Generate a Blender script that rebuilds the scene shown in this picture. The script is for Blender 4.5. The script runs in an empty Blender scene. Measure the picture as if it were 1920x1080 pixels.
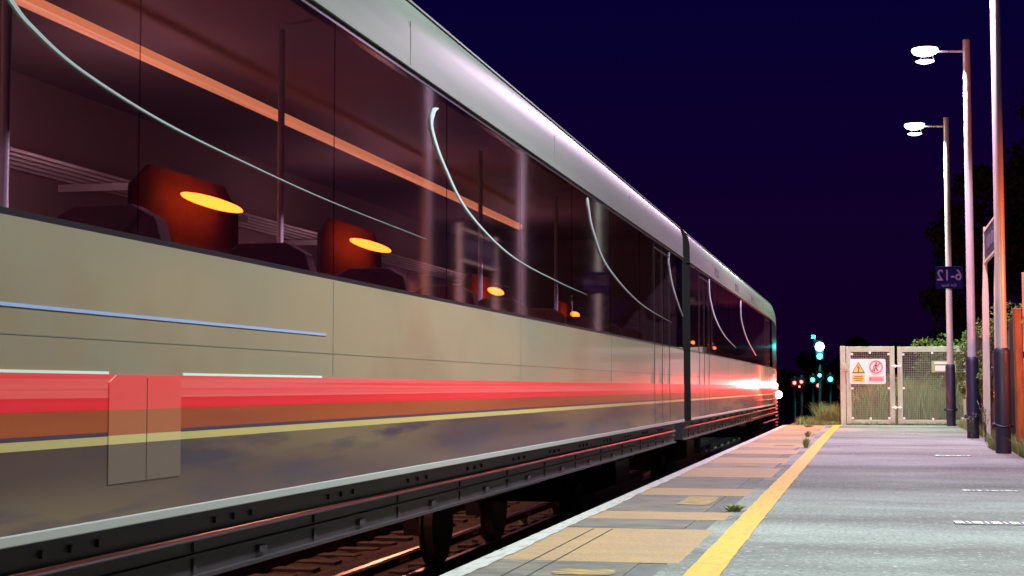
import bpy, bmesh, math, random
from mathutils import Vector, Matrix
random.seed(7)
S = bpy.context.scene
COL = S.collection
R = math.radians

# ---------------------------------------------------------------- camera
F_PX, EYE = 3000.0, 0.9
TH = math.atan(186 / F_PX)
PS = math.atan(670 * math.cos(TH) / F_PX)
cam = bpy.data.cameras.new("camera")
cam.sensor_width = 36
cam.lens = F_PX / 1920 * 36
cam.clip_start = 0.1
cam.clip_end = 3000
camo = bpy.data.objects.new("camera", cam)
COL.objects.link(camo)
camo.location = (0, 0, EYE)
camo.rotation_euler = (math.pi / 2 + TH, 0, PS)
S.camera = camo

# ---------------------------------------------------------------- night sky
W = bpy.data.worlds.new("World")
S.world = W
W.use_nodes = True
nt = W.node_tree
bg = nt.nodes['Background']
tc = nt.nodes.new('ShaderNodeTexCoord')
sx = nt.nodes.new('ShaderNodeSeparateXYZ')
nt.links.new(tc.outputs['Generated'], sx.inputs[0])
rp = nt.nodes.new('ShaderNodeValToRGB')
nt.links.new(sx.outputs['Z'], rp.inputs['Fac'])
e = rp.color_ramp.elements
e[0].position = 0.0; e[0].color = (0.0055, 0.0003, 0.0140, 1)
e[1].position = 0.26; e[1].color = (0.0012, 0.0005, 0.0300, 1)
m_ = e.new(0.10); m_.color = (0.0050, 0.0004, 0.0205, 1)
nt.links.new(rp.outputs[0], bg.inputs['Color'])
bg.inputs['Strength'].default_value = 1.0
S.view_settings.view_transform = 'Standard'
S.view_settings.look = 'None'
S.view_settings.exposure = 0.0
S.view_settings.gamma = 1.0
S.cycles.max_bounces = 6
S.cycles.transparent_max_bounces = 12
S.cycles.sample_clamp_indirect = 4.0
S.cycles.use_denoising = True
LAMP_POWER = 2600.0

# ---------------------------------------------------------------- materials
def rgb(c): return (c[0], c[1], c[2], 1)

def mat(name, col, rough=0.6, metal=0.0, col2=None, scale=(8, 8, 8), detail=6, lo=0.35, hi=0.65,
        bump=0.0, bscale=60, spec=0.5, coat=0.0, emit=None, estr=0.0, col3=None, scale3=(1, 1, 1), lo3=.45, hi3=.6, rvar=0.0, speck=None):
    m = bpy.data.materials.new(name)
    m.use_nodes = True
    n, l = m.node_tree.nodes, m.node_tree.links
    p = n['Principled BSDF']
    p.inputs['Base Color'].default_value = rgb(col)
    p.inputs['Roughness'].default_value = rough
    p.inputs['Metallic'].default_value = metal
    p.inputs['Specular IOR Level'].default_value = spec
    p.inputs['Coat Weight'].default_value = coat
    p.inputs['Coat Roughness'].default_value = 0.08
    t = n.new('ShaderNodeTexCoord')

    def noise(sc, det, rough_=0.6):
        mp = n.new('ShaderNodeMapping')
        mp.inputs['Scale'].default_value = sc
        l.new(t.outputs['Object'], mp.inputs[0])
        z = n.new('ShaderNodeTexNoise')
        z.inputs['Scale'].default_value = 1.0
        z.inputs['Detail'].default_value = det
        z.inputs['Roughness'].default_value = rough_
        l.new(mp.outputs[0], z.inputs['Vector'])
        return z

    def maprange(sock, a, b, c=0.0, d=1.0):
        q = n.new('ShaderNodeMapRange')
        for i, v in enumerate((a, b, c, d)):
            q.inputs[i + 1].default_value = v
        l.new(sock, q.inputs[0])
        return q.outputs[0]

    def mix(fac, a, b):
        q = n.new('ShaderNodeMix')
        q.data_type = 'RGBA'
        l.new(fac, q.inputs[0])
        for v, s in ((a, q.inputs[6]), (b, q.inputs[7])):
            if isinstance(v, tuple): s.default_value = rgb(v)
            else: l.new(v, s)
        return q.outputs[2]
    out = None
    if col2 is not None:
        z = noise(scale, detail)
        out = mix(maprange(z.outputs['Fac'], lo, hi), col, col2)
        if rvar:
            l.new(maprange(z.outputs['Fac'], lo, hi, rough, rough + rvar), p.inputs['Roughness'])
    if col3 is not None:
        z = noise(scale3, 4)
        out = mix(maprange(z.outputs['Fac'], lo3, hi3), out if out is not None else col, col3)
    if speck:
        z = noise((speck[0],) * 3, 3, .7)
        out = mix(maprange(z.outputs['Fac'], speck[1], speck[2]), out, speck[3])
        z = noise((speck[0] * .6,) * 3, 2, .7)
        out = mix(maprange(z.outputs['Fac'], speck[1] + .06, speck[2] + .06), out, speck[4])
    if out is not None:
        l.new(out, p.inputs['Base Color'])
    if bump:
        z = noise((bscale,) * 3, 4)
        b = n.new('ShaderNodeBump')
        b.inputs['Strength'].default_value = bump
        b.inputs['Distance'].default_value = 0.01
        l.new(z.outputs['Fac'], b.inputs['Height'])
        l.new(b.outputs[0], p.inputs['Normal'])
    if emit:
        p.inputs['Emission Color'].default_value = rgb(emit)
        p.inputs['Emission Strength'].default_value = estr
    return m

def glass_mat(name, tint, rough=0.04):
    m = bpy.data.materials.new(name)
    m.use_nodes = True
    n, l = m.node_tree.nodes, m.node_tree.links
    n.remove(n['Principled BSDF'])
    tr = n.new('ShaderNodeBsdfTransparent'); tr.inputs[0].default_value = rgb(tint)
    gl = n.new('ShaderNodeBsdfGlossy'); gl.inputs['Roughness'].default_value = rough
    gl.inputs['Color'].default_value = (.8, .8, .85, 1)
    fr = n.new('ShaderNodeFresnel'); fr.inputs[0].default_value = 1.45
    mx = n.new('ShaderNodeMixShader')
    ge = n.new('ShaderNodeNewGeometry'); sb = n.new('ShaderNodeMath'); sb.operation = 'SUBTRACT'; sb.inputs[0].default_value = 1.0
    l.new(ge.outputs['Backfacing'], sb.inputs[1]); mu = n.new('ShaderNodeMath'); mu.operation = 'MULTIPLY'
    l.new(fr.outputs[0], mu.inputs[0]); l.new(sb.outputs[0], mu.inputs[1])
    l.new(mu.outputs[0], mx.inputs[0]); l.new(tr.outputs[0], mx.inputs[1]); l.new(gl.outputs[0], mx.inputs[2])
    l.new(mx.outputs[0], n['Material Output'].inputs[0])
    return m

M = {}
M['asphalt'] = mat('asphalt', (.32, .325, .305), .9, col2=(.21, .21, .195), scale=(.9, 1.9, 1), detail=10, lo=.34, hi=.70,
                   bump=1.0, bscale=80, col3=(.10, .085, .08), scale3=(.18, .42, 1), lo3=.44, hi3=.68, speck=(34, .52, .66, (.10, .10, .095), (.42, .42, .40)), spec=.3)
M['asphalt_dark'] = mat('asphalt_dark', (.10, .095, .09), .9, col2=(.15, .14, .13), scale=(6, 3, 3), bump=.6, bscale=60)
M['slab_pale'] = mat('slab_pale', (.38, .225, .095), .8, col2=(.30, .19, .10), scale=(2.2, 6, 2), bump=.6, bscale=45, speck=(60, .52, .8, (.12, .09, .06), (.5, .42, .3)),
                     col3=(.24, .17, .11), scale3=(5, 14, 3), lo3=.58, hi3=.75)
M['slab_dark'] = mat('slab_dark', (.10, .085, .07), .85, col2=(.19, .16, .12), scale=(3, 8, 2), bump=.5, bscale=45,
                     col3=(.08, .08, .09), scale3=(2, 5, 2), lo3=.5, hi3=.7)
M['slab_mid'] = mat('slab_mid', (.20, .14, .09), .8, col2=(.18, .15, .12), scale=(3, 7, 2), bump=.4, bscale=45,
                    col3=(.30, .16, .09), scale3=(2, 6, 2), lo3=.52, hi3=.7)
M['joint'] = mat('joint', (.05, .045, .04), .95)
M['white_paint'] = mat('white_paint', (.42, .40, .375), .75, col2=(.24, .21, .19), scale=(22, 5, 5), lo=.5, hi=.68, bump=.35, bscale=50,
                       col3=(.60, .30, .27), scale3=(3, 1.5, 2), lo3=.66, hi3=.74)
M['yellow_paint'] = mat('yellow_paint', (.62, .33, .03), .75, col2=(.40, .24, .06), scale=(14, 7, 5), lo=.50, hi=.70, bump=.35, bscale=50)
M['worn_yellow'] = mat('worn_yellow', (.45, .26, .03), .8, col2=(.14, .12, .10), scale=(7, 30, 5), lo=.44, hi=.56, bump=.3, bscale=50)
M['brick'] = mat('brick', (.10, .07, .06), .9, col2=(.06, .05, .05), scale=(6, 6, 6), bump=.4)
M['ballast'] = mat('ballast', (.11, .085, .075), .95, col2=(.035, .028, .028), scale=(16, 16, 16), lo=.42, hi=.6, bump=1.0, bscale=22)
M['soil'] = mat('soil', (.05, .045, .03), .95, col2=(.03, .04, .015), scale=(2, 2, 2), bump=.5)
M['rail_side'] = mat('rail_side', (.11, .055, .04), .7, col2=(.06, .035, .03), scale=(10, 2, 10))
M['rail_top'] = mat('rail_top', (.55, .52, .52), .28, 1.0)
M['sleeper'] = mat('sleeper', (.12, .11, .10), .9, col2=(.07, .06, .06), scale=(5, 5, 5))
M['insulator'] = mat('insulator', (.45, .42, .40), .5)
# train
M['cream_body'] = mat('cream_body', (.385, .265, .175), .30, col2=(.285, .24, .175), scale=(.5, .33, 1.2), detail=2, lo=.40, hi=.62, coat=.35,
                      col3=(.33, .205, .13), scale3=(.3, .5, .9), lo3=.52, hi3=.68)
M['band_grey'] = mat('band_grey', (.15, .15, .13), .42, .0, col2=(.095, .10, .09), scale=(.5, .16, 3), detail=3, spec=.35)
M['roof_grey'] = mat('roof_grey', (.12, .14, .18), .30, .3, col2=(.09, .105, .14), scale=(.5, .2, 3), coat=.3)
M['red_light_trail'] = mat('red_light_trail', (.90, .010, .022), .35, col2=(.90, .025, .035), scale=(1, .15, 38), detail=2, lo=.4, hi=.6, coat=.4)  # tail light trail put into the colour, paler upper part next
M['pink_trail'] = mat('pink_trail', (.95, .045, .050), .35, col2=(.95, .13, .125), scale=(1, .15, 60), detail=2, lo=.4, hi=.6, coat=.4)
M['orange_stripe'] = mat('orange_stripe', (.42, .075, .010), .4, col2=(.32, .05, .01), scale=(.5, .3, 6), coat=.3)
M['navy_stripe'] = mat('navy_stripe', (.05, .03, .07), .4)
M['yellow_stripe'] = mat('yellow_stripe', (.62, .43, .12), .4, col2=(.50, .38, .16), scale=(1, .4, 4))
M['white_stripe'] = mat('white_stripe', (.85, .82, .78), .35)
M['blue_stripe'] = mat('blue_stripe', (.36, .42, .72), .35)
M['brown_panel'] = mat('brown_panel', (.085, .042, .036), .36, col2=(.19, .115, .06), scale=(.6, .30, 2.6), detail=0, lo=.42, hi=.66, coat=.2,
                       col3=(.05, .032, .05), scale3=(.4, .7, 7), lo3=.50, hi3=.62)
M['seam'] = mat('seam', (.17, .14, .10), .6)
M['solebar'] = mat('solebar', (.36, .345, .33), .4)
M['underframe'] = mat('underframe', (.026, .015, .019), .6, col2=(.014, .009, .012), scale=(3, 1, 3))
M['conduit'] = mat('conduit', (.16, .16, .19), .4)
M['wheel_steel'] = mat('wheel_steel', (.09, .07, .065), .5, .6)
M['glazing_frame'] = mat('glazing_frame', (.018, .012, .016), .3)
M['reflection_arc'] = mat('reflection_arc', (.36, .40, .42), .5, spec=.2)  # lamp reflections put into a pale strip colour
M['interior'] = mat('interior', (.34, .22, .24), .7, col2=(.27, .17, .18), scale=(.6, .3, .8), detail=2)
M['interior_floor'] = mat('interior_floor', (.06, .04, .05), .8)
M['seat_fabric'] = mat('seat_fabric', (.16, .055, .045), .85, col2=(.11, .04, .035), scale=(12, 12, 12))
M['headrest'] = mat('headrest', (.75, .10, .02), .8)
M['glass'] = glass_mat('tinted_glass', (.68, .58, .66))
M['strip_light'] = mat('strip_light', (.9, .5, .3), .5, emit=(1.0, .40, .15), estr=1.25)
M['window_glow'] = mat('window_glow', (.9, .4, .2), .5, emit=(1.0, .15, .012), estr=17)  # glow added for orange reflections in the glass
M['lamp_core'] = mat('lamp_core', (.9, .4, .2), .5, emit=(1.0, .42, .08), estr=2.6)
M['grab_steel'] = mat('grab_steel', (.85, .78, .78), .35, .3)
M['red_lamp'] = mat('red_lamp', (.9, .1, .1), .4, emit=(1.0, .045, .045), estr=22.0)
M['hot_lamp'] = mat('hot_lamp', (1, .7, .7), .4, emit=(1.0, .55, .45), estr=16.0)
M['cyan_lamp'] = mat('cyan_lamp', (.1, .8, .8), .4, emit=(.04, .80, .78), estr=12.0)
M['white_lens'] = mat('white_lens', (.9, .9, .9), .4, emit=(.45, 1.0, .95), estr=9.0)
# posts
M['pole_paint'] = mat('pole_paint', (.56, .54, .55), .32, .15, col2=(.47, .45, .46), scale=(6, 6, 1.2))
M['base_paint'] = mat('base_paint', (.017, .013, .045), .42, col2=(.012, .009, .03), scale=(5, 5, 3), coat=.15, rvar=.2)
M['lantern_metal'] = mat('lantern_metal', (.12, .12, .13), .4, .5)
M['sign_navy'] = mat('sign_navy', (.003, .002, .050), .8, spec=.08)
M['sign_letter'] = mat('sign_letter', (.13, .11, .15), .8, spec=.1)
M['sign_cream'] = mat('sign_cream', (.62, .56, .44), .5, col2=(.50, .44, .34), scale=(8, 8, 1))
M['board_navy'] = mat('board_navy', (.020, .020, .045), .4)
M['gate_paint'] = mat('gate_paint', (.47, .52, .39), .5, .1, col2=(.38, .42, .31), scale=(7, 7, 4))
M['mesh_wire'] = mat('mesh_wire', (.28, .31, .24), .5, .2)
M['plate_white'] = mat('plate_white', (.80, .80, .76), .5)
M['plate_yellow'] = mat('plate_yellow', (.78, .58, .09), .5)
M['plate_red'] = mat('plate_red', (.75, .16, .13), .5)
M['plate_pink'] = mat('plate_pink', (.78, .36, .32), .5)
M['plate_black'] = mat('plate_black', (.05, .05, .05), .5)
M['plate_green'] = mat('plate_green', (.33, .42, .18), .5)
M['timber'] = mat('timber', (.040, .024, .016), .9, col2=(.025, .017, .013), scale=(12, 12, 2), bump=.5, bscale=30)
M['timber_orange_lit'] = mat('timber_orange_lit', (.42, .13, .04), .85, col2=(.26, .07, .025), lo=.4, hi=.6, scale=(18, 18, 2.5), bump=.6, bscale=40)  # orange lamp light put into the timber colour
M['grate'] = mat('grate', (.55, .55, .53), .5)
M['grate_dark'] = mat('grate_dark', (.10, .09, .10), .7)
M['signal_black'] = mat('signal_black', (.02, .02, .025), .5)
M['signal_grey'] = mat('signal_grey', (.25, .25, .27), .5)
M['grass'] = mat('grass', (.15, .22, .05), .6, col2=(.24, .21, .08), scale=(3, 3, 1.5), lo=.42, hi=.6)
M['leaf'] = mat('leaf', (.07, .125, .025), .7, spec=.2, col2=(.12, .16, .035), scale=(4, 4, 4), lo=.42, hi=.6)
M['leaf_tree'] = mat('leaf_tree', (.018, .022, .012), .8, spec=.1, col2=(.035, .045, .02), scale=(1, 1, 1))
M['bark'] = mat('bark', (.06, .045, .035), .9, col2=(.04, .03, .025), scale=(9, 9, 2), bump=.5)
M['stalk'] = mat('stalk', (.16, .13, .05), .7, col2=(.09, .10, .03), scale=(5, 5, 5))

# ---------------------------------------------------------------- helpers
def link(name, bm, mats, parent=None, smooth=False, bevel=0.0):
    me = bpy.data.meshes.new(name)
    bm.to_mesh(me); bm.free()
    if not isinstance(mats, (list, tuple)): mats = [mats]
    for m in mats: me.materials.append(m)
    if smooth:
        for p in me.polygons: p.use_smooth = True
    o = bpy.data.objects.new(name, me)
    COL.objects.link(o)
    if parent is not None: o.parent = parent
    if bevel:
        b = o.modifiers.new('bevel', 'BEVEL'); b.width = bevel; b.segments = 2; b.limit_method = 'ANGLE'
    return o

def tag(o, label=None, cat=None, group=None, kind=None):
    if label: o['label'] = label
    if cat: o['category'] = cat
    if group: o['group'] = group
    if kind: o['kind'] = kind
    return o

def thing(name, loc, label, cat, group=None, rz=0):
    o = bpy.data.objects.new(name, None)
    COL.objects.link(o)
    o.location = loc; o.rotation_euler = (0, 0, rz)
    o.empty_display_size = .3
    return tag(o, label, cat, group)

def copy_tree(o, parent=None):
    c = o.copy(); COL.objects.link(c)
    if parent is not None: c.parent = parent
    for ch in [x for x in bpy.data.objects if x.parent == o]:
        copy_tree(ch, c)
    return c

def box(bm, x0, x1, y0, y1, z0, z1, mi=0):
    vs = [bm.verts.new((x, y, z)) for z in (z0, z1) for y in (y0, y1) for x in (x0, x1)]
    for q in ((0, 2, 3, 1), (4, 5, 7, 6), (0, 1, 5, 4), (2, 6, 7, 3), (0, 4, 6, 2), (1, 3, 7, 5)):
        f = bm.faces.new([vs[i] for i in q]); f.material_index = mi
    return vs

def BX(*a, mi=0):
    bm = bmesh.new(); box(bm, *a, mi=mi); return bm

def tube(bm, pts, rad, n=12, mi=0, caps=True):
    rings = []
    for i, p in enumerate(pts):
        p = Vector(p)
        a = Vector(pts[max(0, i - 1)]); b = Vector(pts[min(len(pts) - 1, i + 1)])
        d = (b - a).normalized()
        u = d.cross(Vector((0, 0, 1)))
        if u.length < 1e-3: u = Vector((1, 0, 0))
        u.normalize(); v = u.cross(d).normalized()
        r = rad[i] if isinstance(rad, (list, tuple)) else rad
        rings.append([bm.verts.new(p + (u * math.cos(t) + v * math.sin(t)) * r) for t in [2 * math.pi * k / n for k in range(n)]])
    for a, b in zip(rings, rings[1:]):
        for k in range(n):
            f = bm.faces.new((a[k], a[(k + 1) % n], b[(k + 1) % n], b[k])); f.material_index = mi
    if caps:
        for r_ in (rings[0], rings[-1]):
            f = bm.faces.new(r_); f.material_index = mi

def lathe(bm, prof, n=24, mi=0, cx=0, cy=0):
    rings = []
    for r, z in prof:
        rings.append([bm.verts.new((cx + r * math.cos(2 * math.pi * k / n), cy + r * math.sin(2 * math.pi * k / n), z)) for k in range(n)])
    for a, b in zip(rings, rings[1:]):
        for k in range(n):
            f = bm.faces.new((a[k], a[(k + 1) % n], b[(k + 1) % n], b[k])); f.material_index = mi
    for r_ in (rings[0], rings[-1]):
        f = bm.faces.new(r_); f.material_index = mi

def poly(bm, pts, mi=0):
    f = bm.faces.new([bm.verts.new(p) for p in pts]); f.material_index = mi
    return f

def slab_poly(bm, pts, d, mi=0):
    """a flat outline (front points) with thickness d (a vector)"""
    d = Vector(d)
    a = [bm.verts.new(p) for p in pts]; b = [bm.verts.new(Vector(p) + d) for p in pts]
    f = bm.faces.new(a); f.material_index = mi
    f = bm.faces.new(b[::-1]); f.material_index = mi
    for i in range(len(a)):
        j = (i + 1) % len(a)
        f = bm.faces.new((a[j], a[i], b[i], b[j])); f.material_index = mi

def text_mesh(name, body, size, mtl, parent, loc, mirror=True, rot=(R(90), 0, 0), width=None, bold=0.0):
    cu = bpy.data.curves.new(name, 'FONT')
    cu.body = body; cu.size = size; cu.align_x = 'CENTER'; cu.align_y = 'CENTER'
    cu.extrude = 0.002; cu.offset = bold
    tmp = bpy.data.objects.new('tmp', cu); COL.objects.link(tmp)
    bpy.context.view_layer.update()
    me = bpy.data.meshes.new_from_object(tmp)
    bpy.data.objects.remove(tmp)
    xs = [v.co.x for v in me.vertices]
    k = (width / (max(xs) - min(xs))) if width else 1.0
    for v in me.vertices: v.co.x *= (-k if mirror else k)
    if mirror: me.flip_normals()
    me.name = name
    me.materials.clear(); me.materials.append(mtl)
    o = bpy.data.objects.new(name, me); COL.objects.link(o)
    o.parent = parent; o.location = loc; o.rotation_euler = rot
    return o

def struct(name, bm, mats, **k):
    return tag(link(name, bm, mats, **k), kind='structure')

# ================================================================ ground and tracks
bm = bmesh.new()
poly(bm, [(-900, -300, -1.25), (900, -300, -1.25), (900, 1600, -1.25), (-900, 1600, -1.25)])
struct('ground', bm, M['soil'])

bm = bmesh.new()
nx, ny = 42, 190
vs = {}
for i in range(nx + 1):
    for j in range(ny + 1):
        x = -8.6 + i * 6.62 / nx; y = -20 + j * 1.15
        z = -1.06 + random.uniform(-.025, .025)
        vs[i, j] = bm.verts.new((x, y, z))
for i in range(nx):
    for j in range(ny):
        bm.faces.new((vs[i, j], vs[i + 1, j], vs[i + 1, j + 1], vs[i, j + 1]))
struct('ballast', bm, M['ballast'])

# verge beside and beyond the platform: gentle grassy soil
bm = bmesh.new()
vs = {}
xs = [-1.95, -1.5, -1, -.5, 0, .5, 1, 1.5, 2, 2.4, 3, 4, 6, 9, 14, 25, 60]
ys = [-20, 0, 10, 18, 24, 30, 36, 39.2, 40, 41, 42.5, 45, 50, 60, 80, 120, 200]
for i, x in enumerate(xs):
    for j, y in enumerate(ys):
        inside = (x < 2.05 and y < 39.25)
        z = -.03 + (0.04 * math.sin(x * 3.1 + y) if x > 2.5 else 0)
        if y > 46 and x < 2: z -= min(1.0, (y - 46) * .06)
        if inside: z = -.25
        vs[i, j] = bm.verts.new((x, y, z))
for i in range(len(xs) - 1):
    for j in range(len(ys) - 1):
        bm.faces.new((vs[i, j], vs[i + 1, j], vs[i + 1, j + 1], vs[i, j + 1]))
struct('verge', bm, M['soil'], smooth=True)

def rail_run(label, x, top=-.915, y0=-15, y1=190, third=False):
    bm = bmesh.new()
    if third:
        box(bm, x - .06, x + .06, y0, y1, top - .10, top - .012, 0)
        box(bm, x - .035, x + .035, y0, y1, top - .0115, top, 1)
        y = y0 + 1.2
        for k in range(46):
            box(bm, x - .05, x + .05, y, y + .12, top - .24, top - .101, 2)
            y += 2.4
        for k in range(20):   # side pads that catch the light
            box(bm, x + .061, x + .075, y0 + 3 + k * 3.1, y0 + 3.35 + k * 3.1, top - .07, top - .03, 2)
    else:
        box(bm, x - .07, x + .07, y0, y1, top - .155, top - .135, 0)
        box(bm, x - .012, x + .012, y0, y1, top - .1345, top - .045, 0)
        box(bm, x - .035, x + .035, y0, y1, top - .0445, top - .006, 0)
        box(bm, x - .029, x + .029, y0, y1, top - .0055, top, 1)
    o = link('conductor_rail' if third else 'running_rail', bm, [M['rail_side'], M['rail_top'], M['insulator']])
    return tag(o, label, 'rail', group='rails of the two tracks')
rail_run('rusty running rail under the train, nearest the platform edge', -2.95)
rail_run('rusty running rail under the far side of the train', -4.385)
rail_run('raised conductor rail on pads between the train and the second track', -4.80, -.83, third=True)
rail_run('nearer running rail of the empty second track behind the train', -6.35)
rail_run('running rail of the empty second track closest to the opposite platform', -7.785)
bm = bmesh.new()
for c in (-3.667, -7.067):
    for k in range(150):
        y = -14 + k * .72
        box(bm, c - 1.28, c + 1.28, y, y + .25, -1.10, -1.030)
struct('track_bed', bm, M['sleeper'])

# ================================================================ platform
PX0, PX1, PY0, PY1 = -2.0, 2.12, -15.0, 39.25
bm = bmesh.new()
box(bm, PX0 + .10, PX1, PY0, PY1, -1.2, -.07)
box(bm, PX0, PX1, PY0, PY1, -.0699, -.006)
struct('platform_wall', bm, M['brick'])
# asphalt walking surface with a slightly ragged right edge and soft unevenness
bm = bmesh.new()
rows = []
y = PY0
while y < PY1 + .01:
    r_ = []
    xe = 2.10 + random.uniform(-.03, .04)
    if 18 < y < 28: xe -= .06
    for k in range(13):
        t = k / 12
        x = -1.02 + (xe + 1.02) * t
        r_.append(bm.verts.new((x, y, random.uniform(-.0015, .0015))))
    rows.append(r_); y += .35
for a, b in zip(rows, rows[1:]):
    for k in range(12): bm.faces.new((a[k], a[k + 1], b[k + 1], b[k]))
struct('platform', bm, M['asphalt'], smooth=True)
# dark tarmac infill between the coping slabs and the yellow line
bm = bmesh.new()
poly(bm, [(-2.0, PY0, -.004), (-.80, PY0, -.004), (-.80, PY1, -.004), (-2.0, PY1, -.004)])
struct('tarmac_strip', bm, M['asphalt_dark'])
bm = bmesh.new()
rows = []; y = PY0; drift = 0
while y < PY1:
    c = -.795 + .006 * math.sin(y * .35) + (.045 * max(0, (y - 25)) / 14)
    l_ = c - .085 + random.uniform(-.005, .005); r__ = c + .082 + random.uniform(-.005, .005)
    rows.append((bm.verts.new((l_, y, .0055)), bm.verts.new((r__, y, .0055)))); y += .22
for a, b in zip(rows, rows[1:]): bm.faces.new((a[0], a[1], b[1], b[0]))
struct('yellow_line', bm, M['yellow_paint'])
# coping slabs
cuts = [(-15, -12.4, 0), (-12.4, -9.6, 1), (-9.6, -7, 0), (-7, -4, 2), (-4, -1.2, 0), (-1.2, 1.5, 1), (1.5, 4.6, 0), (4.6, 6.6, 2), (6.6, 8.22, 1), (8.22, 10.2, 0), (10.2, 10.92, 1), (10.92, 11.62, 0), (11.62, 13.4, 1),
        (13.4, 14.35, 0), (14.35, 16.15, 1), (16.15, 18.0, 0), (18.0, 19.2, 2), (19.2, 20.7, 0), (20.7, 21.9, 1), (21.9, 23.3, 0),
        (23.3, 24.3, 2), (24.3, 26.4, 0), (26.4, 28.0, 2), (28.0, 29.8, 0), (29.8, 31.6, 2), (31.6, 33.6, 0), (33.6, 35.5, 2), (35.5, 38.3, 0)]
bm = bmesh.new()
for a, b, k in cuts:
    xr = -.972 if k == 0 else (-1.06 if k == 2 else -1.16)
    xr += random.uniform(-.012, .012)
    if abs(a - 13.4) < .1: xr = -1.0
    dz = random.uniform(-.0015, .0015)
    box(bm, -1.96, xr, a + .009, b - .009, -.06, .003 + dz, k)
struct('coping_slabs', bm, [M['slab_pale'], M['slab_dark'], M['slab_mid']], bevel=.004)
bm = bmesh.new()    # fine saw cuts along the near slabs
for x in (-1.72, -1.60):
    box(bm, x - .003, x + .003, 3.0, 10.1, .0045, .0062)
struct('slab_grooves', bm, M['joint'])
bm = bmesh.new()
rows = []; y = PY0
while y < 38.4:
    l_ = -2.005; r__ = -1.895 + .005 * math.sin(y * 1.7) + random.uniform(-.010, .009)
    if y < 8.5: r__ -= .0
    rows.append([bm.verts.new((l_, y, -.10)), bm.verts.new((l_, y, .0065)), bm.verts.new((r__, y, .0065))]); y += .16
for a, b in zip(rows, rows[1:]):
    for k in (0, 1): bm.faces.new((a[k], a[k + 1], b[k + 1], b[k]))
struct('white_edge_line', bm, M['white_paint'])
def patch(cx, cy, w, h, n=26):
    bm = bmesh.new()
    pts = []
    for k in range(n):
        t = 2 * math.pi * k / n
        r = 1 + random.uniform(-.10, .05)
        sx_ = (abs(math.cos(t)) ** .22) * math.copysign(1, math.cos(t)); sy_ = (abs(math.sin(t)) ** .22) * math.copysign(1, math.sin(t))
        pts.append((cx + sx_ * w / 2 * r, cy + sy_ * h / 2 * r, .0068))
    poly(bm, pts)
    struct('worn_paint_patch', bm, M['worn_yellow'])
patch(-1.33, 12.75, .26, .95)
patch(-1.36, 7.72, .30, .24)
patch(-1.38, 18.6, .3, .35)
patch(-1.30, 25.2, .3, .5)

def drain(x0, x1, y, label, n, depth=.09):
    t = thing('drain_grate', ((x0 + x1) / 2, y, 0), label, 'drain cover', 'drain covers across the platform')
    w = x1 - x0
    link('channel', BX(-w / 2, w / 2, -depth / 2, depth / 2, -.02, .0045), M['grate_dark'], t)
    bm = bmesh.new()
    step = w / n
    rr = random.Random(n)
    for k in range(n):
        a = -w / 2 + k * step
        ww = step * (.82 if k % 3 == 0 else .42)
        if rr.random() < .08: continue
        sk = .006
        slab_poly(bm, [(a - sk, depth / 2 - .006, .0105), (a + ww - sk, depth / 2 - .006, .0105), (a + ww + sk, -depth / 2 + .006, .0105), (a + sk, -depth / 2 + .006, .0105)], (0, 0, -.0055))
    link('slats', bm, M['grate'], t)
drain(.54, 1.05, 11.05, 'nearest drain cover with pale slanted slats across the grey asphalt', 13, .17)
drain(.78, 1.25, 14.48, 'thin pale drain cover on the darker asphalt, second from the camera', 12, .09)
drain(.83, 1.28, 21.74, 'pale drain cover just left of the nearest lamp post base', 10, .16)
drain(.60, 1.00, 31.4, 'most distant drain cover, near the mesh gate', 8, .14)

# opposite platform (seen only under the train)
bm = bmesh.new()
box(bm, -14, -8.6, -20, 60, -1.2, -.08, 0)
box(bm, -14, -8.5, -20, 60, -.0799, 0, 1)
struct('opposite_platform', bm, [M['brick'], M['slab_mid']])
bm = bmesh.new()
box(bm, -8.65, -8.497, -20, 60, -.0799, .004)
struct('opposite_edge_line', bm, M['white_paint'])

for y in (8.0, 20.0, 32.0):  # unseen lamps added to light the ballast under the train
    t = thing('added_opposite_lamp', (-10.4, y, 0), 'added orange lamp post on the opposite platform, hidden behind the train, lighting the ballast', 'lamp post', 'added orange lamps on the opposite platform')
    bm = bmesh.new(); lathe(bm, [(.07, -.02), (.045, 5.0)], 12); link('pole', bm, M['pole_paint'], t, smooth=True)
    bm = bmesh.new(); tube(bm, [(0, 0, 4.9), (.5, 0, 5.0)], .025, 8); link('arm', bm, M['pole_paint'], t, smooth=True)
    bm = bmesh.new(); lathe(bm, [(.02, 5.12), (.18, 5.05), (.20, 4.98)], 16, cx=.6); ln = link('lantern', bm, M['lantern_metal'], t, smooth=True)
    bm = bmesh.new(); lathe(bm, [(.19, 4.979), (.15, 4.92), (.03, 4.89)], 16, cx=.6); link('glass_bowl', bm, M['lamp_core'], ln, smooth=True)
    L = bpy.data.lights.new('lamp_light', 'POINT'); L.color = (1, .36, .22); L.energy = 900; L.shadow_soft_size = .15
    o = bpy.data.objects.new('lamp_light', L); COL.objects.link(o); o.parent = t; o.location = (.6, 0, 4.7)

# ================================================================ train
train = thing('train', (-3.7, 20.5, -.915), 'long pale two-carriage train with dark windows and painted red light trail, standing at the platform', 'train')
T0 = Vector((3.7, -20.5, .915))      # children are written in world coordinates
def tp(name, bm, m, parent=None, **k):
    o = link(name, bm, m, **k)
    if parent is None:
        o.parent = train; o.location = T0
    else:
        o.parent = parent
    return o

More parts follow.
